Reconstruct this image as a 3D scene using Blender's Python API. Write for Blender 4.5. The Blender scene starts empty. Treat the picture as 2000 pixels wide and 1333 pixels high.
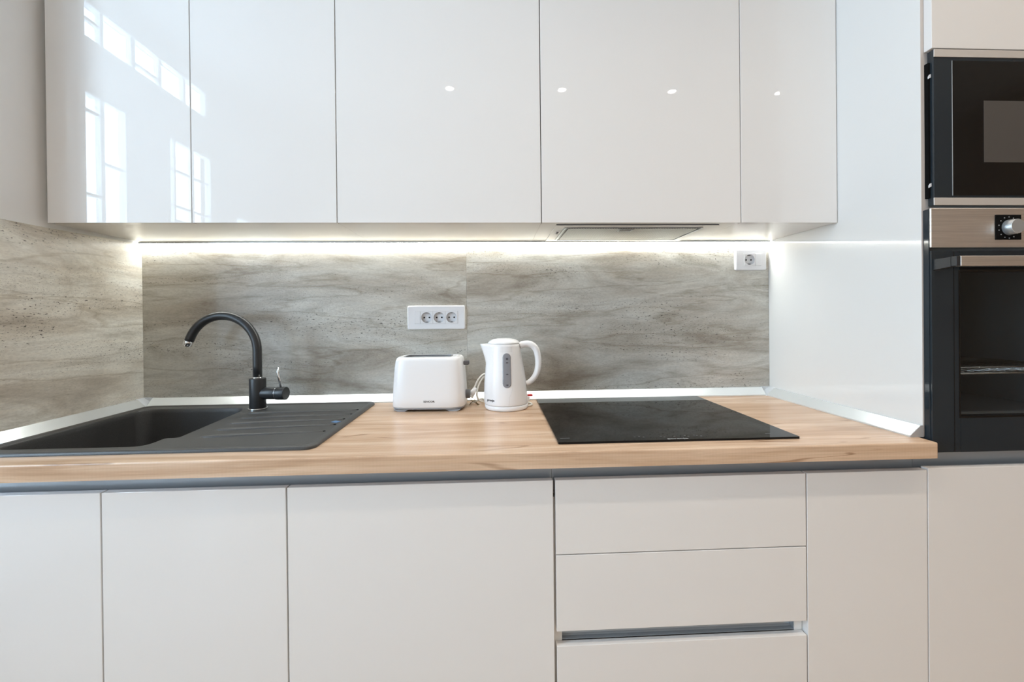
import bpy, bmesh, math, random
from mathutils import Vector, Matrix
random.seed(7)
PI = math.pi
sc = bpy.context.scene
COL = sc.collection

# ------------------------------------------------------------------ camera
YAW, PITCH, ROLL = 0.0444, -0.0038, -0.0103
CAM = Vector((1.2496, -1.5514, 1.2048)); FPX = 820.86; PX, PY = 1002.65, 621.2
fw = Vector((math.sin(YAW)*math.cos(PITCH), math.cos(YAW)*math.cos(PITCH), math.sin(PITCH)))
rt = Vector((math.cos(YAW), -math.sin(YAW), 0)); up = rt.cross(fw)
r2 = math.cos(ROLL)*rt + math.sin(ROLL)*up; u2 = -math.sin(ROLL)*rt + math.cos(ROLL)*up
cd = bpy.data.cameras.new('camera'); cam = bpy.data.objects.new('camera', cd); COL.objects.link(cam)
cd.sensor_fit = 'HORIZONTAL'; cd.sensor_width = 36.0; cd.lens = FPX/2000*36.0
cd.shift_x = -(PX-1000)/2000; cd.shift_y = (PY-666.5)/2000
cd.clip_start = 0.02; cd.clip_end = 100
m = Matrix((r2, u2, -fw)).transposed().to_4x4(); m.translation = CAM
cam.matrix_world = m
sc.camera = cam

# ------------------------------------------------------------------ view, world
sc.view_settings.view_transform = 'Standard'; sc.view_settings.look = 'None'
sc.view_settings.gamma = 1.0; sc.view_settings.use_curve_mapping = False
sc.view_settings.exposure = 0.13
try:
    sc.cycles.use_denoising = True
    sc.cycles.denoiser = 'OPENIMAGEDENOISE'
    sc.cycles.max_bounces = 14; sc.cycles.diffuse_bounces = 8; sc.cycles.glossy_bounces = 6
    sc.cycles.transparent_max_bounces = 12; sc.cycles.sample_clamp_indirect = 8.0
    sc.cycles.caustics_reflective = False
except Exception: pass
w = bpy.data.worlds.new('world'); sc.world = w; w.use_nodes = True
w.node_tree.nodes['Background'].inputs[0].default_value = (0.82, 0.9, 1.0, 1)
w.node_tree.nodes['Background'].inputs[1].default_value = 1.0

WINDOW_POWER = 148.0; SPOT_POWER = 5.2; LED_STRENGTH = 40.0
DAY = (0.60, 0.795, 1.0); WARM = (1.0, 0.865, 0.715)
def area_light(name, loc, rot, sx, sy, power, color):
    l = bpy.data.lights.new(name, 'AREA'); l.shape = 'RECTANGLE'; l.size = sx; l.size_y = sy
    l.energy = power; l.color = color
    o = bpy.data.objects.new(name, l); o.location = loc; o.rotation_euler = rot; COL.objects.link(o); o.visible_camera = True; return o
# daylight just outside the tall windows of the window wall (shines towards +X)
area_light('daylight', (-1.08, -1.83, 1.95), (0, -PI/2, 0), 2.1, 1.45, WINDOW_POWER, DAY)
area_light('daylight', (-1.08, -3.0, 1.12), (0, -PI/2, 0), 2.0, 0.45, 22.0, DAY)

# ------------------------------------------------------------------ materials
def mat(name, color, rough=0.5, metal=0.0, spec=0.5, emit=None, es=0, coat=0):
    m = bpy.data.materials.new(name); m.use_nodes = True
    b = m.node_tree.nodes['Principled BSDF']
    b.inputs['Base Color'].default_value = (*color, 1); b.inputs['Roughness'].default_value = rough
    b.inputs['Metallic'].default_value = metal; b.inputs['Specular IOR Level'].default_value = spec
    if coat: b.inputs['Coat Weight'].default_value = coat; b.inputs['Coat Roughness'].default_value = 0.03
    if emit: b.inputs['Emission Color'].default_value = (*emit, 1); b.inputs['Emission Strength'].default_value = es
    return m
class NT:
    def __init__(s, m): s.t = m.node_tree; s.n = s.t.nodes; s.l = s.t.links; s.b = s.n['Principled BSDF']
    def add(s, ty, **kw):
        n = s.n.new(ty)
        for k, v in kw.items():
            if k.startswith('i_'): n.inputs[k[2:].replace('_', ' ')].default_value = v
            elif k.startswith('n') and k[1:].isdigit(): n.inputs[int(k[1:])].default_value = v
            else: setattr(n, k, v)
        return n
    def link(s, a, ao, b, bi): s.l.new(a.outputs[ao], b.inputs[bi])
    def ramp(s, src, so, stops):
        r = s.add('ShaderNodeValToRGB'); e = r.color_ramp.elements
        while len(e) > 1: e.remove(e[-1])
        e[0].position = stops[0][0]; e[0].color = tuple(stops[0][1])+(1,) if len(stops[0][1]) == 3 else stops[0][1]
        for p, c in stops[1:]:
            x = e.new(p); x.color = tuple(c)+(1,)
        s.link(src, so, r, 0); return r
    def coords(s, scale, loc=(0,0,0), fold=None):
        tc = s.add('ShaderNodeTexCoord'); last, lo = tc, 'Object'
        if fold:      # u = X - Y, v = Y - Z or Z: keeps one pattern running round an edge
            sp = s.add('ShaderNodeSeparateXYZ'); s.link(tc, 'Object', sp, 0)
            cb = s.add('ShaderNodeCombineXYZ')
            a = s.add('ShaderNodeMath', operation='SUBTRACT')
            if fold == 'wall':
                s.link(sp, 0, a, 0); s.link(sp, 1, a, 1); s.link(a, 0, cb, 0); s.link(sp, 2, cb, 1)
            else:
                s.link(sp, 1, a, 0); s.link(sp, 2, a, 1); s.link(sp, 0, cb, 0); s.link(a, 0, cb, 1)
            last, lo = cb, 0
        mp = s.add('ShaderNodeMapping'); mp.inputs['Scale'].default_value = scale; mp.inputs['Location'].default_value = loc
        s.link(last, lo, mp, 0); return mp
    def mix(s, f, a, b, blend='MIX', fac=None):
        x = s.add('ShaderNodeMix', data_type='RGBA', blend_type=blend)
        if fac is not None: x.inputs[0].default_value = fac
        elif f: s.link(f[0], f[1], x, 0)
        for v, i in ((a, 6), (b, 7)):
            if isinstance(v, tuple) and len(v) == 3: x.inputs[i].default_value = (*v, 1)
            else: s.link(v[0], v[1], x, i)
        return x
def noise(nt, co, scale, detail=6, rough=.55, dist=0.0):
    n = nt.add('ShaderNodeTexNoise'); n.inputs['Scale'].default_value = scale; n.inputs['Detail'].default_value = detail
    n.inputs['Roughness'].default_value = rough; n.inputs['Distortion'].default_value = dist
    nt.link(co, 0, n, 'Vector'); return n

def stone_material(name, off, tone=1.0):
    m = mat(name, (.4, .37, .33), .28, spec=.5); t = NT(m)
    c1 = t.coords((1.0, 3.2, 1), off, 'wall')
    big = noise(t, c1, 2.3, 9, .62, .9)
    base = t.ramp(big, 0, [(.30, (.37*tone, .320*tone, .262*tone)), (.44, (.575*tone, .535*tone, .465*tone)),
                           (.58, (.73*tone, .715*tone, .655*tone)), (.72, (.465*tone, .43*tone, .363*tone))])
    c2 = t.coords((1.6, 9, 1), (off[0]+3, off[1], 0), 'wall')
    st = noise(t, c2, 3.6, 9, .68, .5)
    sr = t.ramp(st, 0, [(.30, (.74, .72, .69)), (.47, (.97, .97, .97)), (.66, (1.10, 1.09, 1.07))])
    mx = t.mix(None, (base, 0), (sr, 0), 'MULTIPLY', .85)
    # wavy darker vein lines
    c3 = t.coords((.7, 5.2, 1), (off[0]-1, off[1]+.3, 0), 'wall')
    vn = noise(t, c3, 1.5, 5, .5, .25)
    vr = t.ramp(vn, 0, [(.485, (1, 1, 1)), (.497, (.66, .61, .55)), (.503, (.70, .66, .6)), (.517, (1, 1, 1))])
    mx2 = t.mix(None, (mx, 2), (vr, 0), 'MULTIPLY', .6)
    # fine speckle
    c4 = t.coords((1, 2.4, 1), off, 'wall')
    fn = noise(t, c4, 95, 3, .6, 0)
    fr = t.ramp(fn, 0, [(.3, (.78, .77, .76)), (.6, (1.08, 1.08, 1.08))])
    mx3 = t.mix(None, (mx2, 2), (fr, 0), 'MULTIPLY', .55)
    # pits gathered in bands
    pn = noise(t, t.coords((1, 2.6, 1), off, 'wall'), 100, 2, .5, .6)
    pr = t.ramp(pn, 0, [(.63, (0, 0, 0)), (.68, (1, 1, 1))])
    bn = noise(t, t.coords((.9, 5.0, 1), (off[0]+7, off[1]+2, 0), 'wall'), 2.1, 3, .5, .5)
    br = t.ramp(bn, 0, [(.50, (0, 0, 0)), (.60, (1, 1, 1))])
    pm = t.mix(None, (pr, 0), (br, 0), 'MULTIPLY', 1.0)
    p2 = noise(t, t.coords((1, 3.0, 1), (off[0]+2, off[1]+5, 0), 'wall'), 170, 2, .5, .4)
    p2r = t.ramp(p2, 0, [(.62, (0, 0, 0)), (.68, (.85, .85, .85))])
    b2 = noise(t, t.coords((.8, 4.0, 1), (off[0]+4, off[1]+9, 0), 'wall'), 2.6, 3, .6, .4)
    b2r = t.ramp(b2, 0, [(.49, (0, 0, 0)), (.60, (1, 1, 1))])
    pm2 = t.mix(None, (p2r, 0), (b2r, 0), 'MULTIPLY', 1.0)
    mx3 = t.mix((pm2, 2), (mx3, 2), (.17, .15, .13))
    mx4 = t.mix((pm, 2), (mx3, 2), (.085, .075, .065))
    t.link(mx4, 2, t.b, 'Base Color')
    bp = t.add('ShaderNodeBump'); bp.inputs['Strength'].default_value = .12; bp.inputs['Distance'].default_value = .002
    inv = t.add('ShaderNodeMath', operation='SUBTRACT'); inv.inputs[0].default_value = 1
    t.link(pm, 2, inv, 1); t.link(inv, 0, bp, 'Height'); t.link(bp, 0, t.b, 'Normal')
    return m

def oak_material():
    m = mat('oak_laminate', (.6, .45, .3), .27); t = NT(m)
    c1 = t.coords((.55, 7, 1), (0, 0, 0), 'top')
    n1 = noise(t, c1, 2.2, 6, .6, .7)
    base = t.ramp(n1, 0, [(.28, (.44, .275, .165)), (.45, (.585, .395, .262)), (.6, (.70, .51, .365)), (.78, (.52, .34, .215))])
    c2 = t.coords((1.4, 60, 1), (2, 0, 0), 'top')
    n2 = noise(t, c2, 2.6, 8, .7, .3)
    r2_ = t.ramp(n2, 0, [(.30, (.74, .70, .66)), (.55, (1.0, 1.0, 1.0)), (.8, (1.08, 1.08, 1.07))])
    mx = t.mix(None, (base, 0), (r2_, 0), 'MULTIPLY', .8)
    # sawn cross marks
    wv = t.add('ShaderNodeTexWave', wave_type='BANDS', bands_direction='X'); wv.inputs['Scale'].default_value = 42
    wv.inputs['Distortion'].default_value = 1.2; wv.inputs['Detail'].default_value = 2
    t.link(t.coords((1, .2, 1), (0, 0, 0), 'top'), 0, wv, 'Vector')
    wr = t.ramp(wv, 0, [(0, (.94, .93, .92)), (1, (1.03, 1.03, 1.03))])
    mx2 = t.mix(None, (mx, 2), (wr, 0), 'MULTIPLY', .2)
    # dark cracks
    vn = noise(t, t.coords((.5, 6, 1), (5.3, 1.1, 0), 'top'), 1.9, 3, .5, .4)
    vr = t.ramp(vn, 0, [(.493, (1, 1, 1)), (.498, (.42, .32, .24)), (.502, (.42, .32, .24)), (.507, (1, 1, 1))])
    gn = noise(t, t.coords((1.2, 9, 1), (1, 4, 0), 'top'), 2.0, 2, .5, 0)
    gr = t.ramp(gn, 0, [(.47, (0, 0, 0)), (.54, (1, 1, 1))])
    vm = t.mix((gr, 0), (1., 1., 1.), (vr, 0))
    mx3 = t.mix(None, (mx2, 2), (vm, 2), 'MULTIPLY', .8)
    t.link(mx3, 2, t.b, 'Base Color')
    return m

def brushed(name, color, rough=.3, sx=2, sz=160):
    m = mat(name, color, rough, 1.0); t = NT(m)
    n = noise(t, t.coords((sx, sx, sz)), 3, 3, .6)
    r = t.ramp(n, 0, [(.3, tuple(c*.9 for c in color)), (.7, tuple(min(1, c*1.08) for c in color))])
    t.link(r, 0, t.b, 'Base Color')
    return m

def speckle(name, a, b_, scale, rough, spec=.5):
    m = mat(name, a, rough, spec=spec); t = NT(m)
    n = noise(t, t.coords((1, 1, 1)), scale, 2, .5)
    r = t.ramp(n, 0, [(.4, a), (.68, b_)]); t.link(r, 0, t.b, 'Base Color'); return m

def plaster(name, color, rough=.7):
    m = mat(name, color, rough, spec=.3); t = NT(m)
    n = noise(t, t.coords((1, 1, 1)), 6, 4, .5)
    r = t.ramp(n, 0, [(.3, tuple(c*.985 for c in color)), (.7, tuple(min(1, c*1.01) for c in color))])
    t.link(r, 0, t.b, 'Base Color'); return m

def gloss_lacquer(name, color, rough=.045, wav=.0):
    m = mat(name, color, rough, spec=.5); t = NT(m)
    n = noise(t, t.coords((1, 1, 1)), 3.0, 2, .5)
    bp = t.add('ShaderNodeBump'); bp.inputs['Strength'].default_value = wav; bp.inputs['Distance'].default_value = .004
    t.link(n, 0, bp, 'Height'); t.link(bp, 0, t.b, 'Normal'); return m

def tinted_glass(name, tint, rough=.02):
    m = bpy.data.materials.new(name); m.use_nodes = True; nt = m.node_tree; nt.nodes.clear()
    o = nt.nodes.new('ShaderNodeOutputMaterial'); mx = nt.nodes.new('ShaderNodeMixShader')
    tr = nt.nodes.new('ShaderNodeBsdfTransparent'); tr.inputs[0].default_value = (*tint, 1)
    gl = nt.nodes.new('ShaderNodeBsdfGlossy'); gl.inputs['Roughness'].default_value = rough
    fr = nt.nodes.new('ShaderNodeFresnel'); fr.inputs[0].default_value = 1.5
    ge = nt.nodes.new('ShaderNodeNewGeometry'); iv = nt.nodes.new('ShaderNodeMath'); iv.operation = 'SUBTRACT'; iv.inputs[0].default_value = 1
    ml = nt.nodes.new('ShaderNodeMath'); ml.operation = 'MULTIPLY'
    nt.links.new(ge.outputs['Backfacing'], iv.inputs[1]); nt.links.new(iv.outputs[0], ml.inputs[0]); nt.links.new(fr.outputs[0], ml.inputs[1])
    nt.links.new(ml.outputs[0], mx.inputs[0]); nt.links.new(tr.outputs[0], mx.inputs[1]); nt.links.new(gl.outputs[0], mx.inputs[2])
    nt.links.new(mx.outputs[0], o.inputs[0]); return m

MT = dict(
    lacquer=gloss_lacquer('white_gloss_lacquer', (.755, .732, .712), .014, .02),
    carcass=mat('white_carcass_board', (.76, .75, .73), .22),
    panel=gloss_lacquer('white_gloss_panel', (.745, .735, .715), .05, .02),
    edge=mat('beige_panel_edge', (.56, .50, .46), .5),
    plaster=plaster('white_plaster', (.85, .84, .82)),
    warmwall=plaster('warm_beige_plaster', (.78, .70, .61)),
    warmwall2=plaster('dark_brown_paint', (.34, .225, .145)),
    ceiling=plaster('ceiling_paint', (.82, .81, .79)),
    oak=oak_material(),
    stoneA=stone_material('travertine_panel_a', (0, 0, 0), .80),
    stoneB=stone_material('travertine_panel_b', (4.3, 2.7, 0), .79),
    stoneC=stone_material('travertine_panel_c', (9.1, 5.2, 0), 1.06),
    alu=mat('satin_aluminium', (.60, .64, .66), .34, .75),
    upstand=mat('pale_aluminium_upstand', (.82, .86, .87), .26, .5),
    cornerp=mat('grey_corner_cap', (.62, .65, .68), .4, .2),
    channel=mat('grey_aluminium_channel', (.46, .495, .53), .33, .45),
    endcap=mat('grey_end_cap', (.36, .345, .34), .5),
    steel_trim=mat('pale_steel_strip', (.74, .70, .66), .42, .55),
    sink=speckle('black_granite_composite', (.040, .039, .038), (.066, .065, .064), 900, .42),
    black=mat('matt_black_coating', (.022, .023, .025), .36),
    chrome=mat('chrome', (.80, .81, .82), .10, 1.0),
    steel=brushed('brushed_stainless_steel', (.90, .87, .84), .38),
    glassblack=mat('black_ceramic_glass', (.007, .007, .007), .03, spec=.16),
    ovenblack=mat('black_oven_glass', (.019, .026, .032), .05, spec=.5),
    grey_rect=mat('plain_lighter_grey', (.075, .068, .062), .35),
    darkrim=mat('dark_glass_border', (.006, .006, .006), .12),
    cavity=mat('dark_enamel', (.34, .36, .37), .45),
    void=mat('black_recess', (.004, .004, .004), .8, spec=.1),
    oven_glass=tinted_glass('smoked_oven_glass', (.72, .74, .75)),
    white_plastic=mat('white_plastic', (.80, .80, .81), .22),
    white_satin=mat('white_socket_plastic', (.82, .82, .84), .28),
    dish=mat('socket_dish_plastic', (.66, .66, .68), .35),
    pin=mat('dark_socket_hole', (.01, .01, .01), .6),
    clip=mat('grey_metal_clip', (.22, .22, .23), .4, .6),
    greyp=mat('grey_plastic', (.30, .31, .33), .4),
    darkgrey=mat('dark_grey_plastic', (.10, .10, .11), .4),
    gauge=mat('smoked_water_gauge', (.24, .245, .27), .14),
    gmark=mat('gauge_print', (.06, .06, .07), .4),
    cable=mat('white_cable', (.80, .80, .76), .4),
    tie=mat('bronze_wire_tie', (.20, .14, .06), .45, .3),
    red=mat('red_plastic', (.55, .01, .01), .35),
    ink=mat('dark_print', (.03, .03, .035), .5),
    greyink=mat('pale_grey_print', (.35, .36, .36), .4),
    faint=mat('faint_grey_print', (.06, .06, .06), .3),
    blue=mat('blue_sticker', (.10, .22, .42), .4),
    meshal=None, floor=None,
    led=mat('led_diffuser', (.9, .9, .9), .5, emit=(.97, 1.0, .97), es=LED_STRENGTH),
    lampglow=mat('lamp_lens', (1, 1, 1), .5, emit=(1.0, .93, .82), es=40),
    frame=mat('white_window_paint', (.80, .82, .84), .35),
    pane=tinted_glass('window_pane', (.97, .98, .98)),
)
def filter_material():
    m = mat('aluminium_grease_filter', (.5, .5, .46), .35, .85); t = NT(m)
    mp = t.coords((1, 1, 1)); mp.inputs['Rotation'].default_value = (0, 0, PI/4)
    ck = t.add('ShaderNodeTexWave', wave_type='BANDS', bands_direction='X'); ck.inputs['Scale'].default_value = 55
    t.link(mp, 0, ck, 'Vector')
    c2 = t.add('ShaderNodeTexWave', wave_type='BANDS', bands_direction='Y'); c2.inputs['Scale'].default_value = 55
    t.link(mp, 0, c2, 'Vector')
    mm = t.add('ShaderNodeMath', operation='MULTIPLY'); t.link(ck, 1, mm, 0); t.link(c2, 1, mm, 1)
    r = t.ramp(mm, 0, [(.08, (.07, .065, .055)), (.55, (.52, .51, .47))]); t.link(r, 0, t.b, 'Base Color')
    bp = t.add('ShaderNodeBump'); bp.inputs['Strength'].default_value = .5; bp.inputs['Distance'].default_value = .002
    t.link(mm, 0, bp, 'Height'); t.link(bp, 0, t.b, 'Normal'); return m
MT['meshal'] = filter_material()
def floor_material():
    m = mat('oak_floor', (.4, .25, .14), .4); t = NT(m)
    br = t.add('ShaderNodeTexBrick'); br.inputs['Scale'].default_value = 1.0; br.offset = .37
    br.inputs['Brick Width'].default_value = 1.2; br.inputs['Row Height'].default_value = .14; br.inputs['Mortar Size'].default_value = .003
    br.inputs['Color1'].default_value = (.56, .43, .315, 1); br.inputs['Color2'].default_value = (.48, .36, .255, 1)
    br.inputs['Mortar'].default_value = (.08, .05, .03, 1)
    t.link(t.coords((1, 1, 1)), 0, br, 'Vector'); t.link(br, 0, t.b, 'Base Color'); return m
MT['floor'] = floor_material()

# ------------------------------------------------------------------ builders
ORG = {}
def origin(o): return ORG.get(o.name, Vector((0, 0, 0))) if o else Vector((0, 0, 0))
class MB:
    def __init__(s): s.bm = bmesh.new()
    def _merge(s, b, smooth=False):
        if smooth:
            for f in b.faces: f.smooth = True
        me = bpy.data.meshes.new('tmp'); b.to_mesh(me); b.free(); s.bm.from_mesh(me); bpy.data.meshes.remove(me)
    def box(s, x0, x1, y0, y1, z0, z1, bev=0.0, seg=2, sel=None):
        b = bmesh.new(); bmesh.ops.create_cube(b, size=1)
        for v in b.verts:
            v.co = Vector(((x0+x1)/2+v.co.x*(x1-x0), (y0+y1)/2+v.co.y*(y1-y0), (z0+z1)/2+v.co.z*(z1-z0)))
        if bev > 0:
            es = [e for e in b.edges if sel is None or sel((e.verts[0].co+e.verts[1].co)/2)]
            bmesh.ops.bevel(b, geom=es, offset=bev, segments=seg, affect='EDGES', profile=.5)
        s._merge(b); return s
    def cyl(s, p0, p1, r0, r1=None, seg=32, bev=0.0, cap=True):
        r1 = r0 if r1 is None else r1
        p0, p1 = Vector(p0), Vector(p1); d = p1-p0; b = bmesh.new()
        bmesh.ops.create_cone(b, cap_ends=cap, segments=seg, radius1=r0, radius2=r1, depth=d.length)
        if bev > 0:
            es = [e for e in b.edges if abs(e.verts[0].co.z-e.verts[1].co.z) < 1e-6]
            bmesh.ops.bevel(b, geom=es, offset=bev, segments=3, affect='EDGES', profile=.5)
        q = Vector((0, 0, 1)).rotation_difference(d.normalized()); mt = Matrix.Translation((p0+p1)/2) @ q.to_matrix().to_4x4()
        bmesh.ops.transform(b, matrix=mt, verts=b.verts)
        for f in b.faces: f.smooth = len(f.verts) == 4
        s._merge(b); return s
    def rings(s, rings, close_start=True, close_end=True, smooth=True, loop=False):
        b = bmesh.new(); R = [[b.verts.new(p) for p in r] for r in rings]; n = len(rings[0])
        pairs = list(zip(R, R[1:])) + ([(R[-1], R[0])] if loop else [])
        for A, B in pairs:
            for i in range(n):
                f = b.faces.new((A[i], A[(i+1) % n], B[(i+1) % n], B[i])); f.smooth = smooth
        if not loop:
            if close_start: b.faces.new(list(reversed(R[0])))
            if close_end: b.faces.new(R[-1])
        bmesh.ops.recalc_face_normals(b, faces=b.faces); s._merge(b); return s
    def tube(s, path, rad, seg=16, flat=1.0):
        P = [Vector(p) for p in path]; n = len(P); rad = rad if isinstance(rad, (list, tuple)) else [rad]*n
        rings = []; ref = None
        for i in range(n):
            t = (P[min(i+1, n-1)]-P[max(i-1, 0)]).normalized()
            if ref is None: ref = t.orthogonal().normalized() if abs(t.y) > .9 else Vector((0, 1, 0))
            a = (ref-ref.dot(t)*t).normalized(); ref = a; c = t.cross(a)
            rings.append([P[i]+(a*math.cos(k*2*PI/seg)*flat+c*math.sin(k*2*PI/seg))*rad[i] for k in range(seg)])
        return s.rings(rings)
    def lathe(s, prof, cx, cy, seg=48, cs=True, ce=True):
        return s.rings([[Vector((cx+r*math.cos(k*2*PI/seg), cy+r*math.sin(k*2*PI/seg), z)) for k in range(seg)] for r, z in prof], cs, ce)
    def prism(s, poly, axis, a0, a1, bev=0.0):
        def P(u, v, a): return {'x': (a, u, v), 'y': (u, a, v), 'z': (u, v, a)}[axis]
        b = bmesh.new(); A = [b.verts.new(P(u, v, a0)) for u, v in poly]; B = [b.verts.new(P(u, v, a1)) for u, v in poly]; n = len(poly)
        b.faces.new(A); b.faces.new(B)
        for i in range(n): b.faces.new((A[i], A[(i+1) % n], B[(i+1) % n], B[i]))
        bmesh.ops.recalc_face_normals(b, faces=b.faces)
        if bev > 0: bmesh.ops.bevel(b, geom=list(b.edges), offset=bev, segments=2, affect='EDGES', profile=.5)
        s._merge(b); return s
    def xf(s, M): bmesh.ops.transform(s.bm, matrix=M, verts=s.bm.verts); return s
    def build(s, name, material, parent=None, local=False, label=None, **props):
        if not local and parent is not None:
            bmesh.ops.translate(s.bm, vec=-origin(parent), verts=s.bm.verts)
        me = bpy.data.meshes.new(name); s.bm.to_mesh(me); s.bm.free(); me.materials.append(material)
        o = bpy.data.objects.new(name, me); COL.objects.link(o)
        if parent is not None: o.parent = parent; ORG[o.name] = origin(parent)
        if label: o['label'] = label
        for k, v in props.items(): o[k] = v
        return o
def box(name, material, parent, *a, label=None, bev=0.0, seg=2, **pr): return MB().box(*a, bev=bev, seg=seg).build(name, material, parent, label=label, **pr)
def thing(name, label, cat, loc=(0, 0, 0), rotz=0.0, group=None):
    o = bpy.data.objects.new(name, None); COL.objects.link(o); o.location = loc; o.rotation_euler = (0, 0, rotz)
    o.empty_display_size = .05; o['label'] = label; o['category'] = cat
    if group: o['group'] = group
    ORG[o.name] = Vector(loc); return o
def tag(o, label, cat, group=None):
    o['label'] = label; o['category'] = cat
    if group: o['group'] = group
    return o
def struct(o): o['kind'] = 'structure'; return o
def rrect(x0, x1, y0, y1, r, n=6):
    pts = []
    for cx, cy, a0 in ((x1-r, y0+r, -PI/2), (x1-r, y1-r, 0), (x0+r, y1-r, PI/2), (x0+r, y0+r, PI)):
        for k in range(n+1):
            a = a0+k*PI/2/n; pts.append((cx+r*math.cos(a), cy+r*math.sin(a)))
    return pts
def round_poly(pts, rs, n=5):
    out = []; N = len(pts)
    for i in range(N):
        p = Vector(pts[i]); a = Vector(pts[i-1]); c = Vector(pts[(i+1) % N]); r = rs[i]
        u = (a-p).normalized(); v = (c-p).normalized(); p1 = p+u*r; p2 = p+v*r
        for k in range(n+1):
            t = k/n; out.append(tuple((1-t)**2*p1+2*t*(1-t)*p+t*t*p2))
    return out
def writing(name, body, size, loc, parent, material, rot=(PI/2, 0, 0), ext=.0003, local=False, width=None, bold=0.0):
    cu = bpy.data.curves.new('text', 'FONT'); cu.body = body; cu.size = size; cu.align_x = 'CENTER'; cu.align_y = 'CENTER'; cu.extrude = ext; cu.offset = bold
    to = bpy.data.objects.new('text', cu); COL.objects.link(to)
    bpy.context.view_layer.update(); dg = bpy.context.evaluated_depsgraph_get()
    me = bpy.data.meshes.new_from_object(to.evaluated_get(dg)); bpy.data.objects.remove(to); bpy.data.curves.remove(cu)
    if width:
        xs = [v.co.x for v in me.vertices]; k = width/(max(xs)-min(xs))
        for v in me.vertices: v.co.x *= k
    from mathutils import Euler
    M = Matrix.Translation(Vector(loc) - (Vector((0, 0, 0)) if local else origin(parent))) @ Euler(rot).to_matrix().to_4x4()
    me.transform(M); me.materials.clear(); me.materials.append(material)
    o = bpy.data.objects.new(name, me); COL.objects.link(o); o.parent = parent; return o

# ------------------------------------------------------------------ fitted dimensions (metres)
XR = 2.2897                      # right side panel face
YU, YD, YP, YW = -.3246, -.5911, -.5723, -.6176
ZT, ZB, ZU = .900, .863, 1.4792  # worktop top / underside, bottom of wall units
ZDT = .8259                      # top of base doors
X0, X1, Y0R, ZC = -.95, 5.70, -3.50, 3.10

# ------------------------------------------------------------------ room
struct(box('floor', MT['floor'], None, X0-.15, X1+.1, Y0R-.1, .11, -.08, 0))
struct(box('ceiling', MT['ceiling'], None, X0-.15, X1+.1, Y0R-.1, .11, ZC, ZC+.1))
struct(box('wall_back', MT['plaster'], None, -.01, X1+.1, .0105, .11, 0, ZC))
struct(MB().box(-.95, -.0105, -.46, .11, 0, ZC).build('wall_left', MT['plaster']))
struct(box('wall_rear', MT['warmwall'], None, X0-.15, X1+.1, Y0R-.1, Y0R, 0, ZC))
struct(box('wall_right', MT['warmwall2'], None, X1, X1+.1, Y0R, .0105, 0, ZC))
# window wall with its openings
wl = MB(); xw0, xw1 = X0-.055, X0
ops_ = [(-2.45, -1.15, 2.74, 2.96), (-1.745, -1.15, .95, 2.465), (-2.50, -2.06, .95, 2.465), (-3.20, -2.80, .15, 2.10)]
ys = sorted({Y0R, .11, *[o[0] for o in ops_], *[o[1] for o in ops_]}); zs = sorted({0, ZC, *[o[2] for o in ops_], *[o[3] for o in ops_]})
for a, b_ in zip(ys, ys[1:]):
    for c, d in zip(zs, zs[1:]):
        if any(o[0] <= (a+b_)/2 <= o[1] and o[2] <= (c+d)/2 <= o[3] for o in ops_): continue
        wl.box(xw0, xw1, a, b_, c, d)
struct(wl.build('wall_window_side', MT['plaster']))
def window(name, y0, y1, z0, z1, vs, hs):
    o = thing(name, 'white painted window in the window wall', 'window', (X0-.03, (y0+y1)/2, z0)); o['kind'] = 'structure'
    f = MB(); t = .016
    f.box(X0-.050, X0-.004, y0, y0+t, z0, z1).box(X0-.050, X0-.004, y1-t, y1, z0, z1)
    f.box(X0-.050, X0-.004, y0+t, y1-t, z0, z0+t).box(X0-.050, X0-.004, y0+t, y1-t, z1-t, z1)
    f.build('window_frame', MT['frame'], o)
    g = MB()
    for v, wd in vs: g.box(X0-.042, X0-.010, v-wd/2, v+wd/2, z0+t, z1-t)
    for h, ya, yb in hs: g.box(X0-.038, X0-.014, ya, yb, h-.008, h+.008)
    g.build('glazing_bar', MT['frame'], o)
    box('pane', MT['pane'], o, X0-.030, X0-.027, y0+t, y1-t, z0+t, z1-t)
window('window_1', -2.45, -1.15, 2.74, 2.96, [(-1.588, .022), (-1.797, .03), (-2.005, .026), (-2.224, .022)], [(2.86, -1.57, -1.18), (2.80, -1.99, -1.812)])
window('window_2', -1.745, -1.15, .95, 2.465, [(-1.587, .024)], [(2.36, -1.57, -1.18), (1.90, -1.57, -1.18), (2.10, -1.72, -1.6), (1.62, -1.72, -1.6)])
window('window_3', -2.50, -2.06, .95, 2.465, [(-2.125, .014), (-2.30, .022)], [(2.25, -2.47, -2.09), (2.0, -2.47, -2.09), (1.75, -2.47, -2.09), (1.5, -2.47, -2.09), (1.9, -2.29, -2.13)])
window('window_4', -3.20, -2.80, .15, 2.10, [], [(1.0, -3.17, -2.83)])

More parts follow.
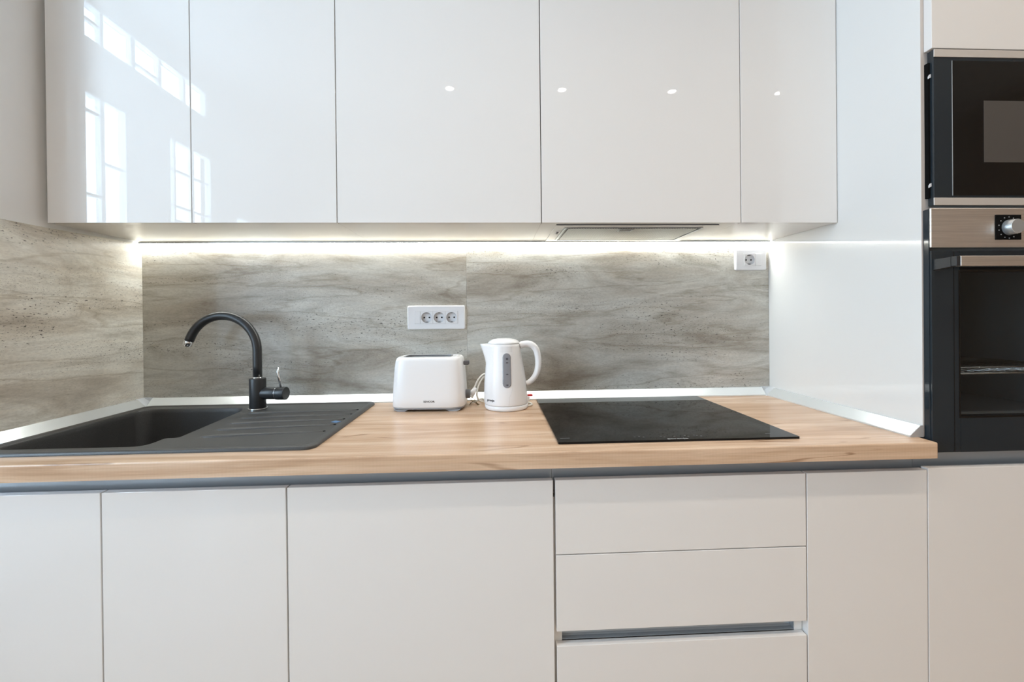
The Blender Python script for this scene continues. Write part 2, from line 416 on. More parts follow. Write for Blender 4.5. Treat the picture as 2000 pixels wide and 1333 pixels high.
# ceiling downlights
def downlight(x, y, label, k=1.0):
    t = thing('ceiling_spotlight', label, 'lamp', (x, y, ZC), group='ceiling spotlights')
    MB().rings([[Vector((x+r*math.cos(k*PI/16), y+r*math.sin(k*PI/16), z)) for k in range(32)] for r, z in ((.045, ZC), (.045, ZC-.006), (.036, ZC-.008), (.034, ZC-.001))], False, False).build('lamp_ring', MT['alu'], t)
    MB().cyl((x, y, ZC-.004), (x, y, ZC-.0005), .033).build('lens', MT['lampglow'], t)
    l = bpy.data.lights.new('bulb', 'SPOT'); l.energy = SPOT_POWER*4*k; l.color = WARM; l.spot_size = math.radians(112); l.spot_blend = .9; l.shadow_soft_size = .03
    o = bpy.data.objects.new('bulb', l); COL.objects.link(o); o.parent = t; o.location = (0, 0, -.02)
for r_, y in enumerate((-2.60, -1.25)):
    for k in range(4):
        downlight(.898+.9355*k + (0 if r_ == 0 else .3), y, 'recessed ceiling spotlight mirrored in '+('the cabinet door above the kettle', 'the hood cabinet door, left of two', 'the hood cabinet door, right of two', 'the narrow cabinet door')[k] if r_ == 0 else 'round recessed ceiling spotlight close above the worktop', (.62+.12*k, 1.45)[r_])

# ------------------------------------------------------------------ backsplash panels
tag(MB().box(.0, 1.1473, .0, .0100, .90, ZU+.02).build('backsplash_panel', MT['stoneA']), 'grey brown travertine look panel behind the tap and toaster', 'backsplash panel', 'stone look backsplash panels')
tag(MB().box(1.1477, XR, .0, .0100, .90, ZU+.02).build('backsplash_panel', MT['stoneB']), 'beige travertine look panel behind the kettle and hob', 'backsplash panel', 'stone look backsplash panels')
tag(MB().prism([(-.46, .90), (-.0005, .90), (-.0005, 1.4735), (-.32, 1.466), (-.46, 1.4655)], 'x', -.0100, 0).build('backsplash_panel', MT['stoneC']), 'pale travertine look panel on the left wall beside the sink', 'backsplash panel', 'stone look backsplash panels')

# ------------------------------------------------------------------ wall units
UX = [.0082, .3984, .8013, 1.3896, 1.9892, XR-.0015]; UT = 2.42
def wall_unit(i, j, label, name='wall_cabinet'):
    t = thing(name, label, 'wall cabinet', ((UX[i]+UX[j])/2, YU/2, ZU), group='white gloss wall cabinets')
    box('body', MT['carcass'], t, UX[i]+.0003, UX[j]-.0003, YU+.0215, -.0002, ZU, UT)
    for k in range(i, j):
        box('door', MT['lacquer'], t, UX[k]+.0013, UX[k+1]-.0013, YU, YU+.0195, ZU-.001, UT, bev=.0007)
    return t
wall_unit(0, 2, 'double door glossy white wall cabinet reflecting the windows')
wall_unit(2, 3, 'single door glossy white wall cabinet above the toaster and kettle')
hc = wall_unit(3, 4, 'glossy white wall cabinet above the hob with the extractor in it')
wall_unit(4, 5, 'narrow glossy white wall cabinet next to the tall side panel')

# extractor hood set in the underside
t = thing('extractor_hood', 'built-in extractor hood with metal grease filter under the cabinet', 'extractor hood', (1.69, -.16, ZU))
hz = ZU-.0025
MB().box(1.437, 1.935, -.298, -.022, hz, ZU-.0003, bev=.0008).build('housing', MT['carcass'], t)
MB().box(1.437, 1.935, -.3005, -.2985, hz-.0012, ZU-.0003).build('front_edge', MT['darkgrey'], t)
MB().box(1.474, 1.896, -.266, -.061, hz-.0012, hz-.0002).build('filter_rim', MT['greyp'], t)
fl = MB().box(1.480, 1.890, -.260, -.067, hz-.0026, hz-.0013).build('grease_filter', MT['meshal'], t)
fr = MB()
for a in ((1.474, 1.896, -.061, -.054), (1.467, 1.4735, -.266, -.054), (1.8965, 1.903, -.266, -.054)): fr.box(*a, hz-.003, hz-.0002)
fr.build('filter_frame', MT['alu'], t)
la = MB(); lx, ly = 1.665, -.2375
for a in ((lx-.022, lx+.022, ly-.014, ly-.011), (lx-.022, lx+.022, ly+.011, ly+.014), (lx-.022, lx-.019, ly-.011, ly+.011), (lx+.019, lx+.022, ly-.011, ly+.011)):
    la.box(*a, hz-.0045, hz-.0028)
la.build('filter_latch', MT['alu'], t)
sw = MB().box(1.450, 1.462, -.215, -.150, hz-.0015, hz-.0002).build('switch_plate', MT['white_plastic'], t)
MB().box(1.4525, 1.4585, -.200, -.178, hz-.0045, hz-.0016).build('slider', MT['darkgrey'], t)

# LED profile
t = thing('led_strip', 'glowing white led strip along the wall under the cabinets', 'lamp', (1.145, -.01, ZU))
MB().box(.002, XR-.004, -.0180, -.0170, ZU-.0050, ZU-.0003).box(.002, XR-.004, -.0170, -.0003, ZU-.0016, ZU-.0003).build('profile', MT['alu'], t)
MB().box(.003, XR-.005, -.0168, -.0004, ZU-.0044, ZU-.0018).build('diffuser', MT['led'], t)

# ------------------------------------------------------------------ sockets
def socket_plate(x0, x1, z0, z1, label, modules, blank):
    t = thing('wall_socket', label, 'socket', ((x0+x1)/2, 0, z0), group='wall sockets')
    bx = MB()
    p = rrect(x0, x1, z0, z1, .006); pi_ = rrect(x0+.003, x1-.003, z0+.003, z1-.003, .005)
    zc = (z0+z1)/2; io0 = min([blank[0]]+[c-.0225 for c in modules]); io1 = max([blank[1]]+[c+.0225 for c in modules])
    op = rrect(io0, io1, zc-.0226, zc+.0226, .0004)
    bx.rings([[Vector((u, y, v)) for u, v in q] for q, y in ((p, -.0002), (p, -.007), (pi_, -.0105), (op, -.0105), (op, -.0002))], False, False, smooth=False)
    bx.build('cover_frame', MT['white_satin'], t)
    zc = (z0+z1)/2
    b0, b1 = blank
    MB().box(b0+.0004, b1-.0004, -.0122, -.0100, zc-.0222, zc+.0222, bev=.0006).build('blank_insert', MT['white_satin'], t)
    for c in modules:
        # square insert with a round recess
        b = MB(); n = 40
        circ = [(c+.0192*math.cos(2*PI*k/n), zc+.0192*math.sin(2*PI*k/n)) for k in range(n)]
        def sq(k):
            a = 2*PI*k/n; u, v = math.cos(a), math.sin(a); s = .0221/max(abs(u), abs(v)); return (c+u*s, zc+v*s)
        outer = [sq(k) for k in range(n)]
        b.rings([[Vector((u, y, v)) for u, v in q] for q, y in ((outer, -.0106), (outer, -.0125), (circ, -.0125), (circ, -.0124))], False, False, smooth=False)
        ins = b.build('socket_insert', MT['white_satin'], t)
        d = MB(); 
        d.rings([[Vector((c+r*math.cos(2*PI*k/n), y, zc+r*math.sin(2*PI*k/n))) for k in range(n)] for r, y in ((.0192, -.0124), (.0180, -.0040), (.0005, -.0040))], False, True)
        d.build('dish', MT['dish'], ins)
        for s in (-1, 1):
            MB().cyl((c+s*.0092, -.0030, zc), (c+s*.0092, -.0052, zc), .0030, seg=16).build('pin_hole', MT['pin'], ins)
            MB().box(c-.0035, c+.0035, -.0118, -.0042, zc+s*.0165-.0016, zc+s*.0165+.0016).build('earth_clip', MT['clip'], ins)
socket_plate(.933, 1.1415, 1.1600, 1.2465, 'white triple wall socket above the toaster', (1.0022, 1.0473, 1.0924), (.958, .9796))
socket_plate(2.156, 2.276, 1.369, 1.4475, 'white single wall socket high up in the right corner', (2.2095,), (2.2325, 2.255))

# ------------------------------------------------------------------ worktop
XWE = 2.2800
wt = MB()
wt.box(0.001, XWE, YW, -.535, ZB, ZT, bev=.0035, seg=4, sel=lambda c: (c.y < YW+1e-4 and abs(c.z-ZT) < 1e-4) or (c.x > XWE-1e-4 and (abs(c.z-ZT) < 1e-4 or c.y < YW+1e-4)) )
for a in ((.001, .062, -.535, -.080), (.468, XR-.001, -.535, -.080), (.001, XR-.001, -.080, -.0003)):
    x0, x1 = a[0], a[1]
    wt.box(x0, x1, a[2], a[3], ZB, ZT)
tag(wt.build('worktop', MT['oak']), 'oak look kitchen worktop with sink and hob set in', 'worktop')

# upstand strips (triangular section)
ta, tb = .0322, .0274
prof = [(-.0002, ZT+.0002), (-ta, ZT+.0002), (-ta, ZT+.004), (-.006, ZT+tb), (-.0002, ZT+tb)]
tag(MB().prism(prof, 'x', .034, XR-.034).build('worktop_upstand', MT['upstand']), 'long pale metal upstand strip along the back wall', 'upstand strip', 'worktop upstand strips')
def sideprof(s, x): return [(x+s*.0002, ZT+.0002), (x+s*ta, ZT+.0002), (x+s*ta, ZT+.004), (x+s*.006, ZT+tb), (x+s*.0002, ZT+tb)]
tag(MB().prism(sideprof(1, 0), 'y', -.46, -.034).build('worktop_upstand', MT['upstand']), 'pale metal upstand strip along the left wall beside the sink', 'upstand strip', 'worktop upstand strips')
t = thing('worktop_upstand', 'pale metal upstand strip along the white side panel', 'upstand strip', (XR-.015, -.3, ZT), group='worktop upstand strips')
MB().prism(sideprof(-1, XR), 'y', YP, -.034).build('strip', MT['upstand'], t)
MB().prism([(XR-.0002, ZT+.0002), (XR-ta-.001, ZT+.0002), (XR-ta-.001, ZT+.004), (XR-.006, ZT+tb+.001), (XR-.0002, ZT+tb+.001)], 'y', YP-.0025, YP-.0002).build('end_cap', MT['endcap'], t, label='grey triangular end cap')
def corner(s, x, label):
    # inside-corner joint: a small faceted wedge
    def q(a, z): return z
    b = bmesh.new(); e = .036; h = tb+.0012; z0 = ZT+.0003
    P = lambda dx, dy, z: (x+s*dx, -dy, z)
    bottom = [P(.0003, .0003, z0), P(e+.006, .0003, z0), P(ta+.004, ta+.004, z0), P(.0003, e+.006, z0)]
    top = [P(.0003, .0003, ZT+h), P(e, .0003, ZT+h), P(.0085, .0085, ZT+h), P(.0003, e, ZT+h)]
    mid = [P(.0003, .0003, ZT+.004), P(e+.004, ta*.45, z0+.004), P(ta+.003, ta+.003, ZT+.004), P(ta*.45, e+.004, z0+.004)]
    A = [b.verts.new(p) for p in bottom]; B = [b.verts.new(p) for p in top]
    b.faces.new(A); b.faces.new(B)
    for i in range(4): b.faces.new((A[i], A[(i+1) % 4], B[(i+1) % 4], B[i]))
    bmesh.ops.recalc_face_normals(b, faces=b.faces); k = MB(); k._merge(b)
    tag(k.build('corner_joint', MT['cornerp']), label, 'corner joint', 'upstand corner joints')
corner(1, 0, 'triangular upstand corner joint behind the sink at the left wall')
corner(-1, XR, 'triangular upstand corner joint at the white side panel')

# ------------------------------------------------------------------ base units
BX = [.0, .3819, .7802, 1.3811, 1.9814, 2.2813]; ZL = .125
YF = YD+.0185
def base_door(t, x0, x1, z0=ZL, z1=ZDT, name='door'):
    return box(name, MT['lacquer'], t, x0+.0016, x1-.0016, YD, YF-.0006, z0, z1, bev=.0009)
def hollow(t, x0, x1):
    g = MB(); th = .018
    g.box(x0, x0+th, -.535, -.02, .12, ZB-.0003).box(x1-th, x1, -.535, -.02, .12, ZB-.0003)
    g.box(x0+th, x1-th, -.535, -.02, .12, .12+th).box(x0+th, x1-th, -.03, -.02, .12+th, ZB-.0003)
    g.box(x0, x0+th, YF, -.535, .12, .78).box(x1-th, x1, YF, -.535, .12, .78)
    g.box(x0+th, x1-th, -.552, -.536, .74, .785)
    g.build('body', MT['carcass'], t)
def plinth(t, x0, x1): box('plinth', MT['carcass'], t, x0, x1, -.53, -.512, .0003, .1197)
t = thing('base_cabinet', 'double door white base cabinet under the sink', 'base cabinet', (.39, -.3, 0), group='white gloss base cabinets')
hollow(t, BX[0]+.001, BX[2]-.0005); base_door(t, BX[0], BX[1]); base_door(t, BX[1], BX[2]); plinth(t, BX[0]+.001, BX[2]-.0005)
t = thing('base_cabinet', 'wide single door white base cabinet left of the drawers', 'base cabinet', (1.08, -.3, 0), group='white gloss base cabinets')
hollow(t, BX[2]+.0005, BX[3]-.0005); base_door(t, BX[2], BX[3]); plinth(t, BX[2]+.0005, BX[3]-.0005)
t = thing('base_cabinet', 'narrow white base cabinet right of the drawers', 'base cabinet', (2.13, -.3, 0), group='white gloss base cabinets')
hollow(t, BX[4]+.0005, BX[5]-.0005); base_door(t, BX[4], BX[5]); plinth(t, BX[4]+.0005, BX[5]-.0005)
t = thing('drawer_cabinet', 'white base cabinet with three handleless drawers under the hob', 'base cabinet', (1.68, -.3, 0))
hollow(t, BX[3]+.0005, BX[4]-.0005); plinth(t, BX[3]+.0005, BX[4]-.0005)
xa, xb = BX[3]+.0022, BX[4]
for z0, z1 in ((.6545, ZDT), (.4765, .6520), (ZL, .4425)): base_door(t, xa, xb, z0, z1, 'drawer')
# recessed finger channel between the middle and bottom drawers
def gola(x0, x1, z0, z1, yback=-.5535, yfront=-.5715):
    th = .0012
    g = MB()
    ring = [(yfront, z1), (yback+.006, z1), (yback, z1-.006), (yback, z0+.008), (yback-.002, z0+.003), (yback-.007, z0), (yfront, z0)]
    inner = [(yfront, z1-th), (yback+.005-.0005, z1-th), (yback-th, z1-.0065), (yback-th, z0+.009), (yback-.0035, z0+.0045), (yback-.0075, z0+th), (yfront, z0+th)]
    g.prism(ring+inner[::-1], 'x', x0, x1); return g
g = gola(xa+.002, xb-.020, .4430, .4790)
g.box(xa+.002, xb-.020, -.5655, -.5548, .4595, .4610)
g.build('finger_channel', MT['channel'], t)
box('channel_end', MT['alu'], t, xb-.0198, xb-.0180, -.5715, -.5535, .443, .479)

t = thing('handle_channel', 'long grey aluminium finger channel under the worktop', 'handle profile', (1.4, -.56, .80))
g = gola(.002, 1.3806, .790, ZB-.0006); g.build('profile', MT['channel'], t)
g = gola(1.3816, 2.2806, .790, ZB-.0006); g.build('profile', MT['channel'], t)
g = gola(2.2816, 2.900, .790, ZB+.0010); g.build('profile', MT['channel'], t)

# ------------------------------------------------------------------ tall oven housing
XT = 2.2975; XTE = 2.888
t = thing('oven_housing', 'tall white cabinet holding the oven and microwave', 'tall cabinet', (2.6, -.3, 0))
box('side_panel', MT['panel'], t, XR, XR+.018, YP, -.0003, ZT-.0+.0006, 2.42, bev=.0006, label='glossy white side panel')
box('edge_band', MT['edge'], t, XR+.0006, XR+.0174, YP-.0006, YP-.0001, ZT+.001, 2.419)
box('side_panel', MT['carcass'], t, 2.882, 2.900, YP, -.0003, ZB+.02, 2.42)
box('back_panel', MT['carcass'], t, XR+.0185, 2.8815, -.02, -.0006, ZB+.02, 2.42)
for z in (.8645, 1.4555, 1.838, 2.402): box('shelf', MT['carcass'], t, XR+.0185, 2.8815, YP+.004, -.021, z, z+.016 if z > 1 else z+.002)
box('lower_body', MT['carcass'], t, 2.2820, 2.8990, -.535, -.001, .12, ZB-.0008)
box('plinth', MT['carcass'], t, 2.2820, 2.8990, -.53, -.512, .0003, .1195)
box('door', MT['lacquer'], t, XT-.0005, XTE, YP-.0205, YP-.0012, 1.8345, 2.42, bev=.0010, label='upper door')
box('door', MT['lacquer'], t, 2.2829, 2.8990, YD, YF-.0006, ZL, ZDT+.004, bev=.0009, label='lower door below the oven')
box('filler_strip', MT['edge'], t, XR+.0185, XR+.0225, YP-.0004, YP+.010, 1.806, 1.8340)
box('filler_strip', MT['edge'], t, XR+.0185, XR+.0225, YP-.0004, YP+.010, 1.4560, 1.479)

# microwave
t = thing('microwave', 'built-in black glass microwave above the oven', 'microwave', (2.59, -.35, 1.4717))
box('casing', MT['darkgrey'], t, 2.325, 2.865, YP+.012, -.10, 1.4725, 1.825)
YM = -.5920
box('recess_shade', MT['void'], t, 2.2985, 2.3045, YP-.0100, YP-.0009, 1.4795, 1.8050)  # near-black strip stands in for the shade in the gap beside the door
box('door', MT['ovenblack'], t, 2.3035, XTE, YM+.001, YM+.016, 1.4604, 1.8316, bev=.0006, label='black glass door')
dr = bpy.data.objects[t.children[-1].name]
box('trim_strip', MT['steel_trim'], t, 2.3025, XTE, YM-.001, YM+.0008, 1.8140, 1.8320, bev=.0008, label='upper stainless steel strip')
box('trim_strip', MT['steel_trim'], t, 2.3005, XTE, YM-.001, YM+.0008, 1.4600, 1.4780, bev=.0008, label='lower stainless steel strip')
box('inner_window', MT['darkrim'], t, 2.350, 2.84, YM+.0003, YM+.0009, 1.484, 1.806)
b = MB().box(2.3482, 2.3495, YM+.0002, YM+.0009, 1.4835, 1.806); b.build('window_border', MT['cavity'], t)
box('grey_rect', MT['grey_rect'], t, 2.4275, 2.80, YM-.0002, YM+.0002, 1.5635, 1.7110, label='lighter grey rectangle in the door glass')  # plain lighter grey rectangle laid over the dark door glass
for z in (1.770, 1.508):
    MB().prism([(2.2975, z-.004), (2.3030, z-.001), (2.3030, z+.007), (2.3005, z+.006), (2.2975, z+.001)], 'y', YP-.0125, YP-.0102).build('door_catch', MT['white_plastic'], t)

# oven
t = thing('oven', 'built-in oven with stainless control panel and black glass door', 'oven', (2.59, -.35, .8665))
XO = 2.2940; YO = -.5900
for a in ((2.318, 2.345, YP+.010, -.10, .868, 1.452), (2.845, 2.870, YP+.010, -.10, .868, 1.452), (2.345, 2.845, YP+.010, -.10, 1.34, 1.452), (2.345, 2.845, YP+.010, -.10, .868, .93), (2.345, 2.845, -.12, -.10, .93, 1.34)):
    pass
g = MB()
for a in ((2.318, 2.345, YP+.012, -.10, .868, 1.452), (2.845, 2.870, YP+.012, -.10, .868, 1.452), (2.3451, 2.8449, YP+.012, -.10, 1.34, 1.452), (2.3451, 2.8449, YP+.012, -.10, .868, .93), (2.3451, 2.8449, -.14, -.10, .9301, 1.3399)): g.box(*a)
g.build('cavity', MT['cavity'], t)
box('side_frame', MT['ovenblack'], t, XO-.001, XO+.0035, YP-.0140, YP-.0009, .8665, 1.4515, bev=.0005)
cp = box('control_panel', MT['steel'], t, XO-.0008, XTE, YO-.0020, YO+.0030, 1.3585, 1.4535, bev=.0018)
box('panel_body', MT['ovenblack'], t, XO+.0040, XTE, YO+.0032, YP-.0012, 1.3590, 1.4530)
# door
d0, d1, dz0, dz1 = XO+.0010, XTE, .8670, 1.3510
g = MB(); wx0, wx1, wz0, wz1 = 2.3660, 2.820, .953, 1.3000
g.box(d0, wx0, YO-.001, YP-.0012, dz0, dz1, bev=.0007).box(wx1, d1, YO-.001, YP-.0012, dz0, dz1)
g.box(wx0, wx1, YO-.001, YP-.0012, dz0, wz0).box(wx0, wx1, YO-.001, YP-.0012, wz1, dz1)
dd = g.build('door', MT['ovenblack'], t, label='black glass oven door')
box('door_window', MT['oven_glass'], dd, wx0, wx1, YO-.0008, YO+.0010, wz0, wz1)
b = MB().box(2.3495, 2.3510, YO-.0014, YO-.0009, dz0+.002, dz1-.002); b.build('glass_line', MT['darkrim'], dd)
b = MB()
for a in ((wx0-.004, wx0, wz0-.004, wz1+.004), (wx1, wx1+.004, wz0-.004, wz1+.004), (wx0, wx1, wz0-.004, wz0), (wx0, wx1, wz1, wz1+.012)): b.box(a[0], a[1], YO-.0015, YO-.0009, a[2], a[3])
b.build('window_border', MT['darkrim'], dd)
# handle
h = MB().box(2.3085, 2.86, -.643, -.630, 1.3085, 1.3320, bev=.0016).build('door_handle', MT['steel'], t)
for x in (2.3030, 2.8375):
    MB().prism([(YO-.0012, 1.3300), (YO-.0012, 1.3050), (-.6295, 1.3090), (-.6295, 1.3310)], 'x', x-.004, x+.013).build('bracket', MT['black'], h)
MB().box(2.2985, 2.3083, -.6425, -.6305, 1.3090, 1.3315, bev=.0008).build('end_cap', MT['black'], h)
# racks
for zz, yy, kind in ((1.053, -.565, 'wire_rack'), (1.0615, -.20, 'wire_rack')):
    pass
g = MB()
g.tube([(2.350, -.550, 1.0500), (2.840, -.550, 1.0500)], .0030, 8).tube([(2.350, -.530, 1.0620), (2.840, -.530, 1.0620)], .0022, 8).tube([(2.350, -.16, 1.0535), (2.840, -.16, 1.0535)], .0026, 8)
for k in range(17): g.tube([(2.372+k*.028, -.545, 1.0535), (2.372+k*.028, -.35, 1.0545), (2.372+k*.028, -.16, 1.0535)], .0016, 6)
g.build('wire_rack', MT['chrome'], t)
g = MB()
for z in (1.14, 1.225): g.box(2.3455, 2.352, -.55, -.15, z, z+.006)
g.build('side_rail', MT['greyp'], t)
# knob on a black square
box('dial_plate', MT['void'], t, 2.4545, 2.5195, YO-.0036, YO-.0021, 1.3770, 1.4370, bev=.0004)
kx, kz = 2.4870, 1.4060
kn = MB().cyl((kx, YO-.0037, kz), (kx, YO-.0225, kz), .0186, .0170, seg=48, bev=.0008).build('knob', MT['alu'], t)
tk = MB()
for k in range(12):
    a = math.radians(35+k*26.5); r = .0255
    c = Vector((kx+r*math.cos(a), YO-.0037, kz+r*math.sin(a)))
    tk.box(c.x-.0013, c.x+.0013, c.y-.0003, c.y+.0002, c.z-.0011, c.z+.0011)
tk.build('dial_marks', MT['greyink'], t)

# ------------------------------------------------------------------ induction hob
t = thing('induction_hob', 'black glass induction hob set flat on the oak worktop', 'hob', (1.692, -.304, ZT))
HX0, HX1, HY0, HY1 = 1.3970, 1.9875, -.5640, -.0430
g = MB(); p = rrect(HX0, HX1, HY0, HY1, .003, 3); p2 = rrect(HX0+.0002, HX1-.0002, HY0+.0002, HY1-.0002, .0028, 3)
g.rings([[Vector((u, v, z)) for u, v in q] for q, z in ((p, ZT+.0004), (p, ZT+.0052))], True, True, smooth=False)
g.build('glass_plate', MT['glassblack'], t)
zt = ZT+.0053
writing('printed_name', 'gorenje', .011, (1.688, -.5560, zt), t, MT['greyink'], rot=(0, 0, 0), ext=.0001, width=.052, bold=.0002)
g = MB()
for x, y in ((1.590, -.535), (1.602, -.532), (1.611, -.538), (1.655, -.535), (1.662, -.541), (1.688, -.537), (1.716, -.533), (1.722, -.540), (1.740, -.532), (1.746, -.534), (1.754, -.540)):
    box('touch_mark', MT['faint'], t, x-.0022, x+.0022, y-.0022, y+.0022, zt-.0001, zt+.0001)
box('zone_mark', MT['greyink'], t, 1.406, 1.430, -.5325, -.5315, zt-.0001, zt+.0001)
box('zone_mark', MT['greyink'], t, 1.921, 1.935, -.5325, -.5315, zt-.0001, zt+.0001)

# ------------------------------------------------------------------ sink
t = thing('kitchen_sink', 'black composite sink with bowl and ribbed drainer', 'sink', (.43, -.3, ZT))
SX0, SX1, SY0, SY1 = .0440, .8270, -.5620, -.0400
b = bmesh.new()
def loopv(pts, z): return [b.verts.new((u, v, z)) for u, v in pts]
def bridge(A, B, smooth=True):
    n = len(A)
    for i in range(n):
        f = b.faces.new((A[i], A[(i+1) % n], B[(i+1) % n], B[i])); f.smooth = smooth
def ins(d, r): return rrect(SX0+d, SX1-d, SY0+d, SY1-d, r, 8)
L0 = loopv(ins(.0, .026), ZT+.0003); L1 = loopv(ins(.0, .026), ZT+.0045); L2 = loopv(ins(.0015, .025), ZT+.0068); L3 = loopv(ins(.004, .023), ZT+.0078)
L4 = loopv(ins(.017, .016), ZT+.0078); L5 = loopv(ins(.021, .014), ZT+.0058)
bridge(L0, L1); bridge(L1, L2); bridge(L2, L3); bridge(L3, L4); bridge(L4, L5)
bowl = [(.070, -.5230), (.4190, -.5230), (.4160, -.4540), (.4470, -.4520), (.4250, -.1500), (.4030, -.0900), (.070, -.0900)]
rs = [.04, .035, .010, .012, .02, .03, .04]
bp_ = round_poly(bowl, rs, 6)
cxb, cyb = .25, -.31
def scaled(f): return [(cxb+(u-cxb)*f, cyb+(v-cyb)*f) for u, v in bp_]
T0 = loopv(scaled(1.0), ZT+.0058)
e = [b.edges.get((L5[i], L5[(i+1) % len(L5)])) or b.edges.new((L5[i], L5[(i+1) % len(L5)])) for i in range(len(L5))]
e += [b.edges.new((T0[i], T0[(i+1) % len(T0)])) for i in range(len(T0))]
bmesh.ops.triangle_fill(b, edges=e, use_beauty=True)
prev = T0
for f_, z in ((.992, ZT+.0045), (.985, ZT+.001), (.98, ZT-.01), (.955, ZT-.15), (.935, ZT-.172), (.89, ZT-.186), (.80, ZT-.190)):
    cur = loopv(scaled(f_), z); bridge(prev, cur); prev = cur
b.faces.new(prev)
bmesh.ops.recalc_face_normals(b, faces=b.faces)
g = MB(); g._merge(b)
g.build('basin', MT['sink'], t)
# drainer ribs fan out from the bowl to the pinned stop marks
g = MB()
ribs = [((.448, -.183), (.797, -.165)), ((.470, -.250), (.797, -.226)), ((.478, -.315), (.797, -.288)), ((.484, -.382), (.794, -.352)), ((.492, -.450), (.792, -.420))]
for (xa_, ya_), (xb_, yb_) in ribs:
    g = MB(); n = 14; path = []; rad = []
    for k in range(n+1):
        s = k/n; path.append((xa_+(xb_-xa_)*s, ya_+(yb_-ya_)*s, ZT+.0054)); rad.append(.0002+.0130*min(1, s*6)**.5*(1-.72*s))
    rings = []
    for P, r in zip(path, rad):
        rings.append([Vector((P[0], P[1]+r*1.0*math.cos(a), P[2]+min(r*.48, .0048)*math.sin(a))) for a in [2*PI*j/24 for j in range(24)]])
    g.rings(rings); g.build('drainer_rib', MT['sink'], t)
    MB().cyl((xb_+.004, yb_, ZT+.0055), (xb_+.004, yb_, ZT+.0068), .0035, seg=14).build('rib_stop', MT['void'], t)
g = MB().box(-.011, .011, -.0085, .0085, 0, .0004); g.xf(Matrix.Translation((.790, -.322, ZT+.0062)) @ Matrix.Rotation(-.5, 4, 'Z'))
g.build('sticker', MT['blue'], t, label='small blue sticker')
MB().cyl((.23, -.31, ZT-.1897), (.23, -.31, ZT-.186), .045, seg=40, bev=.001).build('drain_strainer', MT['chrome'], t)

# ------------------------------------------------------------------ tap
FX, FY = .4630, -.1240; FZ = ZT+.0060
t = thing('kitchen_tap', 'matt black swan neck mixer tap with chrome tip', 'tap', (FX, FY, FZ))
MB().cyl((FX, FY, FZ), (FX, FY, FZ+.005), .0285, seg=48, bev=.001).build('base_ring', MT['chrome'], t)
MB().cyl((FX, FY, FZ+.0052), (FX, FY, 1.008), .0250, seg=48, bev=.0012).build('body', MT['black'], t)
MB().cyl((FX, FY, 1.0085), (FX, FY, 1.0125), .0160, seg=36).build('collar', MT['chrome'], t)
R, zc = .1150, 1.1010; th = math.radians(-3); dx, dy = -math.cos(th), -math.sin(th)
path = [(FX, FY, 1.0130), (FX, FY, 1.05), (FX, FY, 1.09)]
def arc(a): a = math.radians(a); return (FX+dx*(R-R*math.cos(a)), FY+dy*(R-R*math.cos(a)), zc+R*1.0*math.sin(a))
path += [arc(a) for a in range(0, 156, 5)]
td = Vector((dx*math.sin(math.radians(155)), dy*math.sin(math.radians(155)), math.cos(math.radians(155)))); tp = Vector(arc(155))
path += [tuple(tp+td*.008), tuple(tp+td*.016)]
MB().tube(path, .0137, 28).build('spout', MT['black'], t)
MB().tube([tuple(tp+td*.0162), tuple(tp+td*.0165), tuple(tp+td*.022), tuple(tp+td*.034), tuple(tp+td*.0345)], [.0130, .0141, .0141, .0139, .0125], 28).build('aerator', MT['chrome'], t)
hz_ = .958
MB().cyl((FX+.016, FY, hz_), (FX+.064, FY-.006, hz_), .0195, seg=40, bev=.001).build('side_arm', MT['black'], t)
MB().cyl((FX+.0642, FY-.006, hz_), (FX+.0658, FY-.0062, hz_), .0200, seg=40).build('arm_ring', MT['chrome'], t)
hd = MB().cyl((FX+.066, FY-.0062, hz_), (FX+.097, FY-.010, hz_), .0212, seg=40, bev=.0015).build('handle_cap', MT['black'], t)
MB().tube([(FX+.079, FY-.008, hz_+.020), (FX+.077, FY-.012, hz_+.045), (FX+.0735, FY-.014, hz_+.070), (FX+.0725, FY-.012, hz_+.088)], [.0034, .0042, .0046, .0034], 14).build('lever', MT['chrome'], hd)

# ------------------------------------------------------------------ toaster
t = thing('toaster', 'white two slice toaster standing under the triple socket', 'toaster', (1.032, -.118, ZT), math.radians(-3.0))
def se(a_, b_, n, z, N=64, cx=0, cy=0, p=5.0):
    out = []
    for k in range(N):
        a = 2*PI*k/N; c, s = math.cos(a), math.sin(a)
        out.append(Vector((cx+a_*math.copysign(abs(c)**(2/p), c), cy+b_*math.copysign(abs(s)**(2/p), s), z)))
    return out
prof = [(.1180, .0740, .0125), (.1195, .0755, .0150), (.1190, .0745, .0400), (.1165, .0715, .0900), (.1125, .0680, .1400), (.1095, .0655, .1620), (.1060, .0620, .1700), (.1010, .0570, .1735)]
g = MB(); 
rings = [se(a_, b_, 0, z) for a_, b_, z in prof]
slot = [se(.0760, .0360, 0, z, p=7.0, cx=-.006) for z in (.1735, .1600)]
g.rings(rings+slot, True, True)
bd = g.build('body', MT['white_plastic'], t, local=True)
g = MB().box(-.078, .066, -.030, -.004, .1602, .1690, bev=.002).box(-.078, .066, .004, .030, .1602, .1690, bev=.002)
g.build('bread_slot', MT['clip'], t, local=True)
rim = MB(); rim.rings([se(.0790, .0390, 0, .1728, p=7.0, cx=-.006), se(.0790, .0390, 0, .1742, p=7.0, cx=-.006), se(.0745, .0345, 0, .1742, p=7.0, cx=-.006), se(.0745, .0345, 0, .1700, p=7.0, cx=-.006)], False, False, smooth=False)
rim.build('slot_rim', MT['clip'], t, local=True)
g = MB().rings([se(.1120, .0690, 0, .0062), se(.1165, .0730, 0, .0078), se(.1180, .0742, 0, .0124)], True, True)
